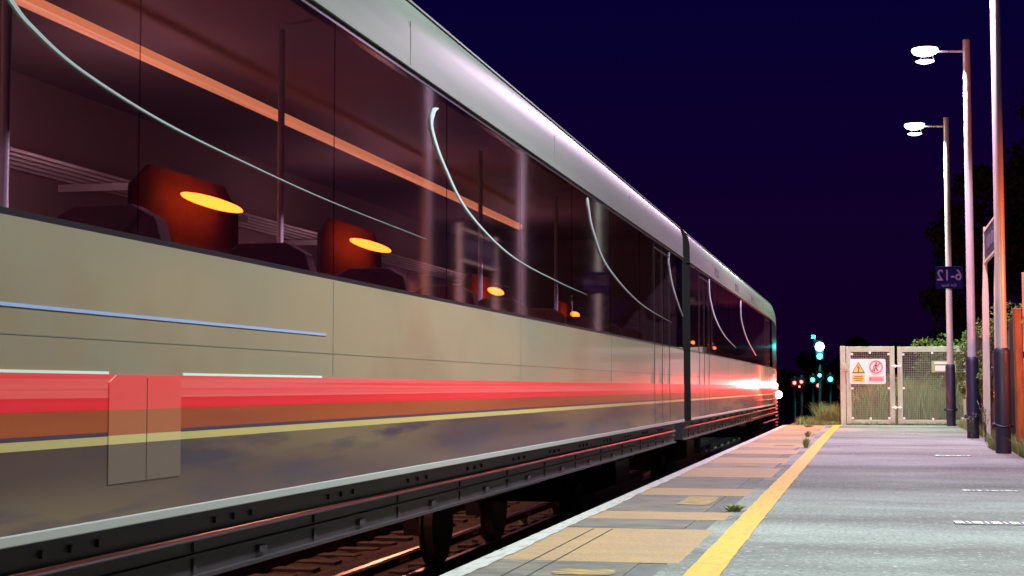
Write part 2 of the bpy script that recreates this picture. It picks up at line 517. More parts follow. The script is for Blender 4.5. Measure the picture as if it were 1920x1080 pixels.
XS = -2.30; CX = -3.70
def shell(yl, prof, mi_of, close_ends=None):
    """yl: list of (y, scale_x toward centre, dz_top factor); prof: list of (x,z)"""
    bm = bmesh.new(); rows = []
    for y, sxx, top in yl:
        row = []
        for x, z in prof:
            zz = z if z < 1.0 else 1.0 + (z - 1.0) * top
            row.append(bm.verts.new((CX + (x - CX) * sxx, y, zz)))
        rows.append(row)
    for a, b in zip(rows, rows[1:]):
        for k in range(len(prof) - 1):
            f = bm.faces.new((a[k], b[k], b[k + 1], a[k + 1])); f.material_index = mi_of(k)
    return bm, rows

lower = [(XS, .462), (XS, 1.372)]
upper = [(XS, 2.545), (XS, 2.62), (XS, 2.76), (-2.315, 2.86), (-2.345, 2.935), (-2.40, 2.995), (-2.50, 3.045), (-2.70, 3.09), (-3.1, 3.12), (-3.7, 3.13),
         (-4.3, 3.12), (-4.7, 3.09), (-4.9, 3.045), (-5.0, 2.995), (-5.055, 2.935), (-5.085, 2.86), (-5.10, 2.76), (-5.10, 2.62), (-5.10, 2.545)]
far_low = [(-5.10, 2.545), (-5.10, 1.372), (-5.10, .462), (-2.5, .462)]

NOSE = [(39.5, 1.0, 1.0), (40.6, .995, .985), (41.7, .975, .95), (42.8, .94, .88), (43.9, .885, .76), (44.9, .80, .60), (45.7, .66, .40), (46.2, .45, .18), (46.4, .22, .08)]
def carriage(y0, y1, nose=False):
    yl = []
    y = y0
    n = int((y1 - y0) / 2.0)
    ye = 39.5 if nose else y1
    yl = [(y0 + (ye - y0) * k / n, 1.0, 1.0) for k in range(n + 1)]
    ylf = yl + (NOSE[1:] if nose else [])
    # lower and upper shell as one body mesh
    bm, rows = shell(yl, lower, lambda k: 0)
    bm2, r2 = shell(ylf, upper, lambda k: 1 if k < 6 or k > 11 else 2)
    bm3, r3 = shell(yl, far_low, lambda k: 3 if k == 0 else 0)
    me = bpy.data.meshes.new('t')
    for b in (bm2, bm3):
        b.to_mesh(me); b.free(); bm.from_mesh(me); me.clear_geometry()
    bpy.data.meshes.remove(me)
    # end walls
    for yy in ((y0,) if nose else (y0, y1)):
        pts = [(x, yy, z) for x, z in [(XS, .462)] + upper + [(-5.1, .462)]]
        poly(bm, pts, 3)
    if nose:  # lower nose wraps round
        ns = [(y, s) for y, s, _ in NOSE]
        full = [(XS, .462), (XS, .95), (XS, 1.372), (XS, 1.75), (XS, 2.1), (XS, 2.545)]
        for side in (0, 1):
            prev = None
            for (y, s, tt) in NOSE:
                row = []
                for x, z in full:
                    zz = z if z < 1 else 1 + (z - 1) * tt
                    xx = CX + (x - CX) * s * (1 if side == 0 else -1)
                    if z < .6: zz -= .0
                    row.append(bm.verts.new((xx, y, zz)))
                if prev:
                    for k in range(len(full) - 1):
                        f = bm.faces.new((prev[k], row[k], row[k + 1], prev[k + 1]))
                        f.material_index = 3 if k >= 2 else 0
                prev = row
        last = NOSE[-1]
        hw = 1.4 * last[1]
        poly(bm, [(CX - hw, last[0], .462), (CX + hw, last[0], .462), (CX + hw, last[0], 1 + 1.545 * last[2]), (CX - hw, last[0], 1 + 1.545 * last[2])], 0)
    body = tp('carriage_body', bm, [M['cream_body'], M['band_grey'], M['roof_grey'], M['glazing_frame']])
    for p in body.data.polygons: p.use_smooth = True
    es = body.modifiers.new('edge', 'EDGE_SPLIT'); es.split_angle = R(28)
    # long stripes along the side; the red ones draw the tail light trail
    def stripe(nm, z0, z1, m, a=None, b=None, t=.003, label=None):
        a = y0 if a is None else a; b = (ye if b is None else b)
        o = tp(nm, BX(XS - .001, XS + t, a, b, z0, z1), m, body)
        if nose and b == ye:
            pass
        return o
    gaps = [(4.57, 5.10)] if not nose else []
    stripe('red_light_trail', .8292, .8665, M['red_light_trail'])
    stripe('pink_light_trail', .8668, .9395, M['pink_trail'])
    stripe('orange_stripe', .7605, .829, M['orange_stripe'])
    stripe('navy_stripe', .7485, .760, M['navy_stripe'])
    stripe('yellow_stripe', .7225, .748, M['yellow_stripe'])
    stripe('lower_panel', .4955, .722, M['brown_panel'])
    tp('solebar', BX(XS - .02, XS + .008, y0, ye, .4625, .4950), M['solebar'], body, bevel=.004)
    if not nose:
        stripe('white_pinstripe', .940, .9485, M['white_stripe'], y0, 4.57)
        stripe('white_pinstripe', .940, .9485, M['white_stripe'], 5.12, 6.55)
        stripe('blue_pinstripe', 1.122, 1.132, M['blue_stripe'], y0, 6.6)
    # rain gutter and band seam
    bm = bmesh.new()
    box(bm, XS - .002, XS + .010, y0, ye, 2.548, 2.560)
    box(bm, -2.343, -2.330, y0, ye, 2.925, 2.936)
    tp('rain_gutter', bm, M['band_grey'], body)
    y = y0 + 3.1      # joints and louvred vents in the roof band
    while y < ye - 1:
        bm = bmesh.new()
        box(bm, XS - .001, XS + .0018, y - .004, y + .004, 2.562, 2.80)
        tp('roof_joint', bm, M['seam'], body)
        if int(y) % 2 == 0:
            bm = bmesh.new()
            for k in range(6): box(bm, XS - .001, XS + .006, y + .4, y + 1.1, 2.62 + k * .022, 2.630 + k * .022)
            tp('vent', bm, M['conduit'], body)
        y += 3.9
    # fine panel seams on the lower side
    bm = bmesh.new()
    y = y0 + 1.9
    while y < ye - .5:
        box(bm, XS - .001, XS + .0012, y - .003, y + .003, .951, 1.366)
        y += 3.9
    box(bm, XS - .001, XS + .0012, y0, ye, 1.045, 1.0485)
    tp('panel_seams', bm, M['seam'], body)
    # ribbon glazing: dark frame rails plus individual panes
    bm = bmesh.new()
    box(bm, XS - .05, XS - .004, y0, ye, 1.3725, 1.392)
    box(bm, XS - .05, XS - .004, y0, ye, 2.520, 2.5445)
    tp('window_frame', bm, M['glazing_frame'], body)
    npane = int(round((ye - y0) / 1.95))
    st = (ye - y0) / npane
    for k in range(npane):
        a = y0 + k * st
        tp('window', BX(XS - .016, XS - .006, a + .004, a + st - .004, 1.392, 2.520), M['glass'], body)
    # interior lining
    bm = bmesh.new()
    i0, i1 = y0 + .25, ye - (.1 if nose else .25)
    poly(bm, [(-4.95, i0, .6), (-4.95, i1, .6), (-4.95, i1, 2.78), (-4.95, i0, 2.78)])
    poly(bm, [(-4.95, i0, 2.78), (-4.95, i1, 2.78), (-2.42, i1, 2.78), (-2.42, i0, 2.78)])
    poly(bm, [(-2.42, i0, 2.78), (-2.42, i1, 2.78), (-2.38, i1, 2.56), (-2.38, i0, 2.56)])
    for yy in (i0, i1): poly(bm, [(-4.95, yy, .6), (-2.36, yy, .6), (-2.36, yy, 2.78), (-4.95, yy, 2.78)])
    poly(bm, [(-2.34, i0, .6), (-2.34, i1, .6), (-2.34, i1, 1.37), (-2.34, i0, 1.37)])
    tp('interior_lining', bm, M['interior'], body)
    tp('interior_floor', BX(-4.96, -2.33, i0, i1, .52, .58), M['interior_floor'], body)
    return body
A = carriage(-3.0, 20.35)
B = carriage(21.15, 46.4, nose=True)
A['label'] = 'nearer carriage with the long orange light behind its glass'
B['label'] = 'farther carriage with a rounded cab end and red lamp trails'
# corridor bellows between the carriages
bm = bmesh.new()
for k in range(8):
    y = 20.36 + k * .0975
    r_ = .06 if k % 2 else 0
    box(bm, -4.75 + r_, -2.55 - r_, y, y + .0970, .55 + r_, 2.85 - r_)
tp('bellows', bm, M['glazing_frame'])
# pale ghost box reflected in the side, drawn as a raised panel
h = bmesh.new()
def ghost_band(z0, z1, mi, c=0):
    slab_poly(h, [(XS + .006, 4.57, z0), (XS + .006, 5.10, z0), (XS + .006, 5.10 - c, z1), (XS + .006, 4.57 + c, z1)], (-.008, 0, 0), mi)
ghost_band(.60, .7225, 0); ghost_band(.7225, .750, 1); ghost_band(.750, .829, 2); ghost_band(.829, .915, 3); ghost_band(.915, .938, 3, .05)
hb = tp('ghost_reflection', h, [mat('ghost_grey', (.15, .095, .075), .4), mat('ghost_sand', (.60, .45, .19), .4), mat('ghost_rust', (.44, .115, .045), .4), mat('ghost_red', (.90, .08, .075), .35)], A)
hm = tp('ghost_seam', BX(XS + .005, XS + .0070, 4.834, 4.837, .60, .93), M['brown_panel'], hb)
hb['label'] = 'pale red ghost reflection box breaking the light trail'
# seats
def seat_mesh():
    bm = bmesh.new()
    box(bm, -.23, .23, -.22, .24, .40, .50)
    slab_poly(bm, [(-.23, -.19, .42), (.23, -.19, .42), (.235, -.21, .78), (.20, -.225, .92), (.11, -.23, .97), (-.11, -.23, .97), (-.20, -.225, .92), (-.235, -.21, .78)], (0, -.10, 0))
    box(bm, -.13, .13, -.222, -.205, .80, .94, 1)
    box(bm, -.20, -.15, -.2, .2, 0, .40)
    box(bm, .15, .20, -.2, .2, 0, .40)
    return bm
seat0 = None
for cy0, cy1 in ((-2.2, 19.4), (22.0, 38.8)):
    y = cy0
    while y < cy1:
        for x in (-2.66, -3.16):
            if seat0 is None:
                seat0 = tp('seat', seat_mesh(), [M['seat_fabric'], M['headrest']], bevel=.035); seat0.modifiers['bevel'].segments = 4
                s = seat0
            else:
                s = seat0.copy(); COL.objects.link(s)
            s.location = T0 + Vector((x, y, .58))
        y += 1.55
# glowing pills added for orange reflections in the windows, plus the strip light
def pill(x, y, z, L, h_, m):
    bm = bmesh.new()
    bmesh.ops.create_uvsphere(bm, u_segments=16, v_segments=10, radius=.5)
    for v in bm.verts: v.co = Vector((x + v.co.x * h_, y + v.co.y * L, z + v.co.z * h_))
    return bm
for i, (y, z, L, h_) in enumerate([(7.0, 1.765, .74, .055), (9.45, 1.775, .85, .055), (12.85, 1.69, .55, .06), (16.5, 1.66, .45, .06), (24.3, 1.68, .4, .06), (28, 1.68, .4, .06), (32, 1.68, .4, .06)]):
    o = tp('window_glow', pill(-3.0, y, z, L, h_, 0), M['window_glow'], smooth=True)
    bm = bmesh.new()
    slab_poly(bm, [(-3.12, y - .62, 1.15), (-3.12, y + .62, 1.15), (-3.12, y + .60, z + .02), (-3.12, y + .42, z + .13), (-3.12, y - .42, z + .13), (-3.12, y - .60, z + .02)], (-.02, 0, 0))
    tp('glow_board', bm, M['seat_fabric'], o)  # board added behind to catch the orange glow
# bright steel grab poles and a luggage rack
for y in (5.05, 7.75, 12.1, 15.2, 26, 31):
    bm = bmesh.new(); tube(bm, [(-2.95, y, .6), (-2.95, y, 2.75)], .018, 10)
    tp('grab_pole', bm, M['grab_steel'], smooth=True)
bm = bmesh.new()
for a, b in ((-2.6, 20.0), (21.6, 39.0)):
    for k in range(5): tube(bm, [(-4.85 + k * .09, a, 2.18), (-4.85 + k * .09, b, 2.18)], .010, 6)
    y = a
    while y < b: box(bm, -4.94, -4.46, y, y + .03, 2.12, 2.165); y += 1.95
tp('luggage_rack', bm, M['grab_steel'])
bm = bmesh.new()
tube(bm, [(-3.6, 3.2, 2.60), (-3.6, 16.5, 2.60)], .034, 12)
tp('strip_light', bm, M['strip_light'], smooth=True)

for cy in (3.5, 8.0, 12.5, 17.0, 24, 30, 36):  # bare fill lights added to brighten the saloon, without fittings
    L = bpy.data.lights.new('saloon_fill', 'POINT'); L.color = (1, .68, .66); L.energy = 15; L.shadow_soft_size = .12
    o = bpy.data.objects.new('saloon_fill', L); COL.objects.link(o); o.parent = train; o.location = T0 + Vector((-3.9, cy, 2.0))

# pale curved arcs: lamp reflections in the glass, drawn as raised strips
def reflection_arc(pts, w0, w1, parent, label=None):
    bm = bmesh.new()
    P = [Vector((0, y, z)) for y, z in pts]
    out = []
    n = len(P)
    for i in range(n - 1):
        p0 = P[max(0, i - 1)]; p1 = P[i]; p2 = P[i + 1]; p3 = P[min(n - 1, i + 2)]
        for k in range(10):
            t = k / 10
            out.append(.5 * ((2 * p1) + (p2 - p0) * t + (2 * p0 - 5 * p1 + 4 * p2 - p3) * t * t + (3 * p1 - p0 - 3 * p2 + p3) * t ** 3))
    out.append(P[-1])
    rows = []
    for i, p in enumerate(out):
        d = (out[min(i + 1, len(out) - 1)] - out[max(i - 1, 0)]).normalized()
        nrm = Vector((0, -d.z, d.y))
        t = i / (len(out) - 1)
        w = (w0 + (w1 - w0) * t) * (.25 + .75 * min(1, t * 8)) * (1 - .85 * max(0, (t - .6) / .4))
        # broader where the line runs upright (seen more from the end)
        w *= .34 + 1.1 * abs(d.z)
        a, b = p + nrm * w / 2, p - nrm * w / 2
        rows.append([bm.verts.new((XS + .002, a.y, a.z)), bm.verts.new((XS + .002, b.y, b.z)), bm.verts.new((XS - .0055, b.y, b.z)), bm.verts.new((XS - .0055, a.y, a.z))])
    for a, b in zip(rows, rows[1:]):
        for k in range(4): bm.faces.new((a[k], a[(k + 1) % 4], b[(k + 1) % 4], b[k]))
    o = tp('reflected_lamp_arc', bm, M['reflection_arc'], parent)
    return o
reflection_arc([(3.85, 2.02), (3.955, 1.967), (4.07, 1.919), (4.36, 1.852), (4.92, 1.79), (5.61, 1.753), (6.66, 1.715), (8.22, 1.69)], .022, .012, A)
reflection_arc([(8.45, 2.435), (8.36, 2.40), (8.33, 2.30), (8.60, 2.13), (9.16, 1.93), (10.32, 1.768), (12.0, 1.70), (13.2, 1.676)], .040, .016, A)
reflection_arc([(13.26, 2.50), (13.33, 2.40), (13.55, 2.24), (14.32, 1.99), (16.4, 1.77), (19.1, 1.675)], .055, .022, A)
reflection_arc([(23.85, 2.50), (23.8, 2.38), (24.0, 2.2), (24.8, 1.95), (26.4, 1.74), (28.6, 1.6)], .09, .04, B)
reflection_arc([(29.9, 2.50), (29.8, 2.35), (30.0, 2.13), (31.2, 1.85), (33.8, 1.56)], .10, .05, B)
reflection_arc([(18.95, 2.50), (18.9, 2.36), (19.2, 2.15), (19.7, 1.97), (20.33, 1.80)], .07, .04, A)
# passenger doors: seams, windows kept in the ribbon, button and grab rail
def door(y, parent):
    bm = bmesh.new()
    for yy in (y - .68, y, y + .68): box(bm, XS - .001, XS + .0045, yy - .006, yy + .006, .5, 2.50)
    box(bm, XS - .001, XS + .0045, y - .674, y + .674, 2.44, 2.452)
    o = tp('door', bm, M['glazing_frame'], parent)
    return o
for y, p in ((-1.4, A), (18.2, A), (23.0, B), (37.6, B)): door(y, p)

# underframe: shallow skirt boxes, conduit, bogies
bm = bmesh.new()
for a, b in ((-3, 20.3), (21.2, 43.5)):
    box(bm, -4.9, -2.42, a, b, .205, .4618)
for a, b, z in ((5.6, 8.1, .12), (10.6, 13.2, .10), (26.6, 29.0, .1), (30, 33.4, .12), (34.2, 36.2, .06)):
    box(bm, -3.4, -2.70, a, b, z, .2049)
for a, b in ((-3, 20.3), (21.2, 43.5)):      # ledges of the skirt
    box(bm, -2.4199, -2.395, a, b, .20, .215); box(bm, -2.4199, -2.405, a, b, .285, .292)
for a, b in ((-3, 20.3), (21.2, 43.5)):      # skirt panels, latches and bolts
    y = a + .7
    while y < b - .5:
        box(bm, -2.4199, -2.411, y - .012, y + .012, .225, .275); box(bm, -2.4199, -2.411, y - .012, y + .012, .30, .335)
        for dy in (.18, .36, .54): box(bm, -2.4199, -2.408, y + dy, y + dy + .022, .390, .412)
        box(bm, -2.4199, -2.404, y + .62, y + .70, .235, .262)
        y += 1.3
und = tp('underframe', bm, M['underframe'])
bm = bmesh.new()
tube(bm, [(-2.40, -3, .352), (-2.40, 20.2, .352)], .012, 8)
tube(bm, [(-2.40, 21.3, .365), (-2.40, 43, .365)], .013, 8)
tp('conduit', bm, M['conduit'], und, smooth=True)
def bogie(y):
    bm = bmesh.new()
    for x in (-2.72, -4.60):
        box(bm, x - .06, x + .06, y - 1.75, y + 1.75, -.36, -.14)
        box(bm, x - .08, x + .08, y - .5, y + .5, -.1399, .12)
        for s in (-1, 1):
            box(bm, x - .10, x + .10, y + s * 1.3 - .16, y + s * 1.3 + .16, -.62, -.3601)
    box(bm, -4.54, -2.78, y - .3, y + .3, -.34, .05)
    for s in (-1, 1): tube(bm, [(-2.655, y + s * .32, .12), (-2.655, y + s * .32, .33)], .09, 12)
    o = tp('bogie', bm, M['underframe'], bevel=.012)
    for s in (-1, 1):
        for x in (-2.95, -4.385):
            w = bmesh.new()
            tube(w, [(x - .07, y + s * 1.3, -.49), (x - .045, y + s * 1.3, -.49), (x - .044, y + s * 1.3, -.49), (x + .065, y + s * 1.3, -.49)], [.455, .455, .425, .42], 32)
            tp('wheel', w, M['wheel_steel'], o)
for y in (-.2, 17.4, 24.2, 40.3): bogie(y)
# tail lamps drawn out as long light trails, small marker lamp, red glint bars
bm = bmesh.new()
def nose_pt(y, out=0.0, z=.9):
    for (a, s0, _), (b, s1, _) in zip(NOSE, NOSE[1:]):
        if a <= y <= b:
            s = s0 + (s1 - s0) * (y - a) / (b - a); break
    else: s = 1.0
    return CX + (1.4 * s) + out
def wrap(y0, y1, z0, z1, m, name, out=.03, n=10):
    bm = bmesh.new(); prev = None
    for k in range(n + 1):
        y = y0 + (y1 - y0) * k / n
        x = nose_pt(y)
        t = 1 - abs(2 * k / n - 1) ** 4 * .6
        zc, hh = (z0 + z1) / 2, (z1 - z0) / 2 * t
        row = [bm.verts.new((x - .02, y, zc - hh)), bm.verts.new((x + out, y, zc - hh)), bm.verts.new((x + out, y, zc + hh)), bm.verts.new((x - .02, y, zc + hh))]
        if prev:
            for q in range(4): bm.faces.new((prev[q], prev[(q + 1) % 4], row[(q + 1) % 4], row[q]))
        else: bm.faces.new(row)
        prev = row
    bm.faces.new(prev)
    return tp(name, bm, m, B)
wrap(33.2, 42.8, .905, 1.005, M['hot_lamp'], 'tail_lamp_trail', .03)
wrap(39.6, 44.4, .845, .902, M['red_lamp'], 'tail_lamp_trail', .035)
bm = bmesh.new()
bmesh.ops.create_uvsphere(bm, u_segments=16, v_segments=10, radius=.10)
bmesh.ops.translate(bm, verts=bm.verts, vec=(nose_pt(43.6) + .06, 43.6, .70))
tp('marker_lamp', bm, M['hot_lamp'], B, smooth=True)
for i, (a, b, z) in enumerate([(33.5, 40.5, .61), (32.6, 40.8, .39), (32.4, 41, .27), (36, 40.6, .10)]):
    bm = bmesh.new()
    for k in range(12):
        y = a + (b - a) * k / 12
        box(bm, XS - .02, XS + .03, y, y + (b - a) / 12 * .55, z, z + .012)
    tp('glint_bar', bm, M['rail_top'], B)  # bars drawn in for red glints on rails and underframe
bm = bmesh.new()
for k in range(9):
    z = .58 - k * .085
    box(bm, nose_pt(42) - .02, nose_pt(42) + .03, 41.9, 42.25, z, z + .03)
tp('glint_ladder', bm, M['rail_top'], B)  # rungs drawn in for the streak of reflected red light
# bare red lights added off the side to spread the tail glow
def light(name, kind, loc, color, power, parent=None, radius=.1, rot=None, spot=None, blend=.5):
    L = bpy.data.lights.new(name, kind)
    L.color = color; L.energy = power
    if kind == 'POINT' or kind == 'SPOT': L.shadow_soft_size = radius
    if kind == 'SPOT': L.spot_size = spot; L.spot_blend = blend
    o = bpy.data.objects.new(name, L); COL.objects.link(o)
    o.location = loc
    if rot is not None: o.rotation_euler = rot
    if parent is not None: o.parent = parent
    return o
light('tail_glow_fill', 'POINT', Vector((-1.98, 41.5, .96)) + T0, (1, .05, .05), 260, train, .08)
light('tail_glow_fill', 'POINT', Vector((-2.02, 35.0, .96)) + T0, (1, .06, .05), 320, train, .08)

# ================================================================ lamp posts
def lamp_post(name, x, y, h, color, power, label, lean=0.0, lens=True, reach=.72):
    t = thing(name, (x, y, 0), label, 'lamp post', 'lamp posts along the platform')
    bm = bmesh.new()
    prof = [(.074, 1.40)]
    for k in range(1, 12): prof.append((.074 - .012 * k / 11, 1.40 + (h - 1.40) * k / 11))
    prof.append((.050, h + .012))
    lathe(bm, prof, 28)
    link('pole', bm, M['pole_paint'], t, smooth=True).modifiers.new('e', 'EDGE_SPLIT')
    bm = bmesh.new()
    lathe(bm, [(.104, -.02), (.104, .36), (.112, .375), (.112, .40)], 28)
    lathe(bm, [(.112, .4005), (.112, 1.37), (.104, 1.405), (.080, 1.435), (.076, 1.436)], 28)
    b = link('base_cover', bm, M['base_paint'], t, smooth=True); b.modifiers.new('e', 'EDGE_SPLIT')
    bm = bmesh.new()
    for k in range(24):
        a0, a1 = 2 * math.pi * k / 24, 2 * math.pi * (k + 1) / 24
        z0 = .385 + .02 * math.cos(a0 * 2); z1 = .385 + .02 * math.cos(a1 * 2)
        tube(bm, [(.118 * math.cos(a0), .118 * math.sin(a0), z0), (.118 * math.cos(a1), .118 * math.sin(a1), z1)], .013, 8, caps=False)
    for s in (-1, 1): box(bm, s * .125 - .02, s * .125 + .02, -.035, .035, .355, .415)
    link('clamp_ring', bm, M['base_paint'], b, smooth=True)
    ax = h - .20
    bm = bmesh.new()
    tube(bm, [(-.03, 0, ax), (-.30, 0, ax + .012), (-reach + .18, 0, ax + .02)], [.022, .019, .018], 10)
    link('arm', bm, M['pole_paint'], t, smooth=True)
    # lantern: canopy, luminous bowl, dark ring and lower lens
    lm = mat('lamp_glass', (.9, .9, .9), .4, emit=color, estr=7.0)
    bm = bmesh.new()
    cz = ax + .03
    lathe(bm, [(.02, cz + .125), (.12, cz + .115), (.20, cz + .085), (.235, cz + .055), (.235, cz + .045)], 28, cx=-reach)
    ln = link('lantern', bm, M['lantern_metal'], t, smooth=True)
    bm = bmesh.new()
    lathe(bm, [(.228, cz + .0445), (.235, cz + .01), (.20, cz - .045), (.12, cz - .075), (.04, cz - .082)], 28, cx=-reach)
    link('glass_bowl', bm, lm, ln, smooth=True)
    bm = bmesh.new()
    lathe(bm, [(.165, cz - .178), (.155, cz - .190), (.10, cz - .212), (.02, cz - .222)], 28, cx=-reach)
    for a in (0, 2.1, 4.2): tube(bm, [(-reach + .12 * math.cos(a), .12 * math.sin(a), cz - .06), (-reach + .16 * math.cos(a), .16 * math.sin(a), cz - .156)], .008, 6, mi=1)
    link('lower_lens', bm, [lm, M['lantern_metal']], ln, smooth=True)
    light('lamp_light', 'SPOT', (-reach, 0, cz - .36), color, power, t, .16, (0, 0, 0), R(156), .18)
    return t
CY = (.80, 1.0, .96); PK = (1.0, .72, 1.0); PU = (1.0, .66, .98)
lamp_post('lamp_post', 1.77, 22.8, 7.1, PU, LAMP_POWER * 1.0, 'nearest and tallest looking lamp post at the right edge, its lamp above the frame')
lamp_post('lamp_post', 1.775, 29.4, 7.1, PK, LAMP_POWER * .95, 'lamp post with a pinkish white lamp, middle one of the row')
lamp_post('lamp_post', 1.84, 38.5, 7.2, (.70, 1.0, .82), LAMP_POWER * 1.5, 'farthest lamp post, greenish white lamp, carrying the small blue number plate')
lamp_post('lamp_post', 1.77, 9.3, 7.1, CY, LAMP_POWER * 1.55, 'lamp post beside the camera with a cool white lamp, outside the photo to the right')
lamp_post('lamp_post', 1.77, -4.0, 7.1, CY, LAMP_POWER * .8, 'lamp post behind the camera with a cool white lamp, outside the photo')

# ================================================================ car stop plate on the farthest post
cs = thing('car_stop_sign', (1.845, 38.36, 3.44), 'small dark blue plate reading 6-12 Car Stop in mirrored writing, on the farthest lamp post', 'sign')
link('plate', BX(-.305, .305, 0, .012, -.26, .26), M['sign_navy'], cs, bevel=.004)
text_mesh('number', '6-12', .36, M['sign_letter'], cs, (0, -.004, .045), width=.55, bold=.004)
text_mesh('caption', 'Car Stop', .085, M['sign_letter'], cs, (-.005, -.004, -.18), width=.33)
link('bracket', BX(-.08, .08, .0121, .06, -.16, -.12), M['lantern_metal'], cs)

# ================================================================ station name board seen edge-on
nb = thing('name_board', (1.935, 26.7, 0), 'cream framed dark board on two slim cream posts, seen edge-on behind the nearest lamp post', 'sign')
for dy, lean in ((1.3, .0), (-1.3, -.0)):
    bm = bmesh.new()
    top = 3.60
    w = .032
    prof = [(-.04, .055), (2.4, .050), (2.95, .030), (top, .018)]
    rows = []
    for z, hw in prof:
        rows.append([bm.verts.new((sx_ * hw - .02 * (1 - z / top), dy + sy_ * .05, z)) for sx_, sy_ in ((-1, -1), (1, -1), (1, 1), (-1, 1))])
    for a, b in zip(rows, rows[1:]):
        for k in range(4): bm.faces.new((a[k], a[(k + 1) % 4], b[(k + 1) % 4], b[k]))
    bm.faces.new(rows[0]); bm.faces.new(rows[-1])
    link('post', bm, M['sign_cream'], nb)
link('board', BX(-.012, .012, -1.25, 1.25, 3.02, 3.50), M['board_navy'], nb)
bm = bmesh.new()
box(bm, -.022, .022, -1.25, 1.25, 3.5001, 3.54); box(bm, -.022, .022, -1.25, 1.25, 2.98, 3.0199)
link('frame', bm, M['sign_cream'], nb)
bm = bmesh.new()   # unreadable pale lettering on the face towards the track
for k in range(5): box(bm, -.017, -.0121, -.75 + k * .32, -.62 + k * .32, 3.17, 3.36 + .02 * (k % 2))
link('lettering', bm, M['sign_letter'], nb)

# ================================================================ gate
GY = 39.1
def leaf(x0, x1, z1, hinge_right, label_latch):
    t = thing('mesh_gate', ((x0 + x1) / 2, GY, 0), label_latch, 'gate', 'mesh gate leaves closing the platform end')
    ox = (x0 + x1) / 2; a, b = x0 - ox, x1 - ox
    bm = bmesh.new()
    fw = .115
    box(bm, a, a + fw, -.03, .03, .03, z1); box(bm, b - fw, b, -.03, .03, .03, z1)
    box(bm, a + fw, b - fw, -.03, .03, z1 - .13, z1); box(bm, a + fw, b - fw, -.03, .03, .03, .125)
    link('frame', bm, M['gate_paint'], t, bevel=.006)
    bm = bmesh.new()
    p = .042; r = .0034
    x = a + fw
    while x < b - fw:
        box(bm, x - r, x + r, -r, r, .125, z1 - .13); x += p
    z = .14
    while z < z1 - .13:
        box(bm, a + fw, b - fw, -r * .9 - .004, r * .9 - .004, z - r, z + r); z += p
    link('wire_mesh', bm, M['mesh_wire'], t)
    for zx in ((a + fw, .14), (a + fw, .85), (b - fw - .05, .14), (b - fw - .05, .85), (a + fw, z1 - .21), (b - fw - .05, z1 - .21), ((a + b) / 2 - .03, .126), ((a + b) / 2 - .03, z1 - .18)):
        link('clip', BX(zx[0], zx[0] + .05, -.036, -.012, zx[1], zx[1] + .05), M['plate_white'], t, bevel=.005)
    return t
g1 = leaf(-.535, .594, 1.87, False, 'left pale green mesh gate leaf carrying the white warning board')
g2 = leaf(.656, 2.27, 1.86, True, 'right wider pale green mesh gate leaf, partly behind the lamp posts')
gp = thing('gate_post', (-.61, GY, 0), 'pale green square post at the left end of the mesh gate', 'post')
link('post', BX(-.062, .062, -.06, .06, -.03, 1.88), M['gate_paint'], gp, bevel=.006)
bm = bmesh.new()
box(bm, -.03, .16, -.085, -.0601, 1.28, 1.47); box(bm, .03, .12, -.115, -.0851, 1.33, 1.43)
link('lock_box', bm, M['gate_paint'], gp, bevel=.006)
gl = thing('gate_latch', (.625, GY - .03, .42), 'small galvanised latch low between the two gate leaves', 'latch', 'gate latches')
bm = bmesh.new(); tube(bm, [(-.11, -.035, 0), (.13, -.035, 0)], .014, 8); box(bm, -.05, .0, -.06, -.0, -.035, .035); box(bm, .05, .1, -.05, 0, -.03, .03)
link('bolt', bm, M['plate_white'], gl)
gl2 = copy_tree(gl); gl2.location.z = 1.40; gl2['label'] = 'small galvanised latch high between the two gate leaves'
# warning board
wb = thing('warning_board', (-.033, GY - .045, 1.275), 'white warning board with a yellow electricity triangle and a red no walking circle', 'sign')
bm = bmesh.new()
c_ = .05; hw, hh = .418, .30
pts = []
for sx_, sz_, a0 in ((1, 1, 0), (-1, 1, 90), (-1, -1, 180), (1, -1, 270)):
    for k in range(5):
        t = R(a0 + k * 22.5)
        pts.append((sx_ * (hw - c_) + c_ * math.cos(t), 0, sz_ * (hh - c_) + c_ * math.sin(t)))
slab_poly(bm, pts, (0, .012, 0))
link('plate', bm, M['plate_white'], wb)
def tri(cx, cz, s, y, m, nm, par):
    bm = bmesh.new()
    slab_poly(bm, [(cx - s, y, cz - s * .82), (cx + s, y, cz - s * .82), (cx, y, cz + s * .92)], (0, .003, 0))
    return link(nm, bm, m, par)
tri(-.215, .085, .155, -.004, M['plate_black'], 'triangle_border', wb)
tt = tri(-.215, .083, .122, -.008, M['plate_yellow'], 'triangle', wb)
bm = bmesh.new()   # lightning bolt, mirrored like the rest of the picture
slab_poly(bm, [(-.225, -.012, .155), (-.245, -.012, .075), (-.213, -.012, .085), (-.222, -.012, .01), (-.238, -.012, .015), (-.212, -.012, -.02), (-.192, -.012, .02), (-.205, -.012, .015), (-.185, -.012, .105), (-.218, -.012, .095), (-.205, -.012, .145)], (0, .003, 0))
link('bolt_symbol', bm, M['plate_black'], tt)
bm = bmesh.new()
cx, cz, r0, r1 = .195, .105, .128, .158
n = 40
for k in range(n):
    a, b = 2 * math.pi * k / n, 2 * math.pi * (k + 1) / n
    slab_poly(bm, [(cx + r0 * math.cos(a), -.005, cz + r0 * math.sin(a)), (cx + r1 * math.cos(a), -.005, cz + r1 * math.sin(a)), (cx + r1 * math.cos(b), -.005, cz + r1 * math.sin(b)), (cx + r0 * math.cos(b), -.005, cz + r0 * math.sin(b))], (0, .004, 0))
d = .090; w = .012
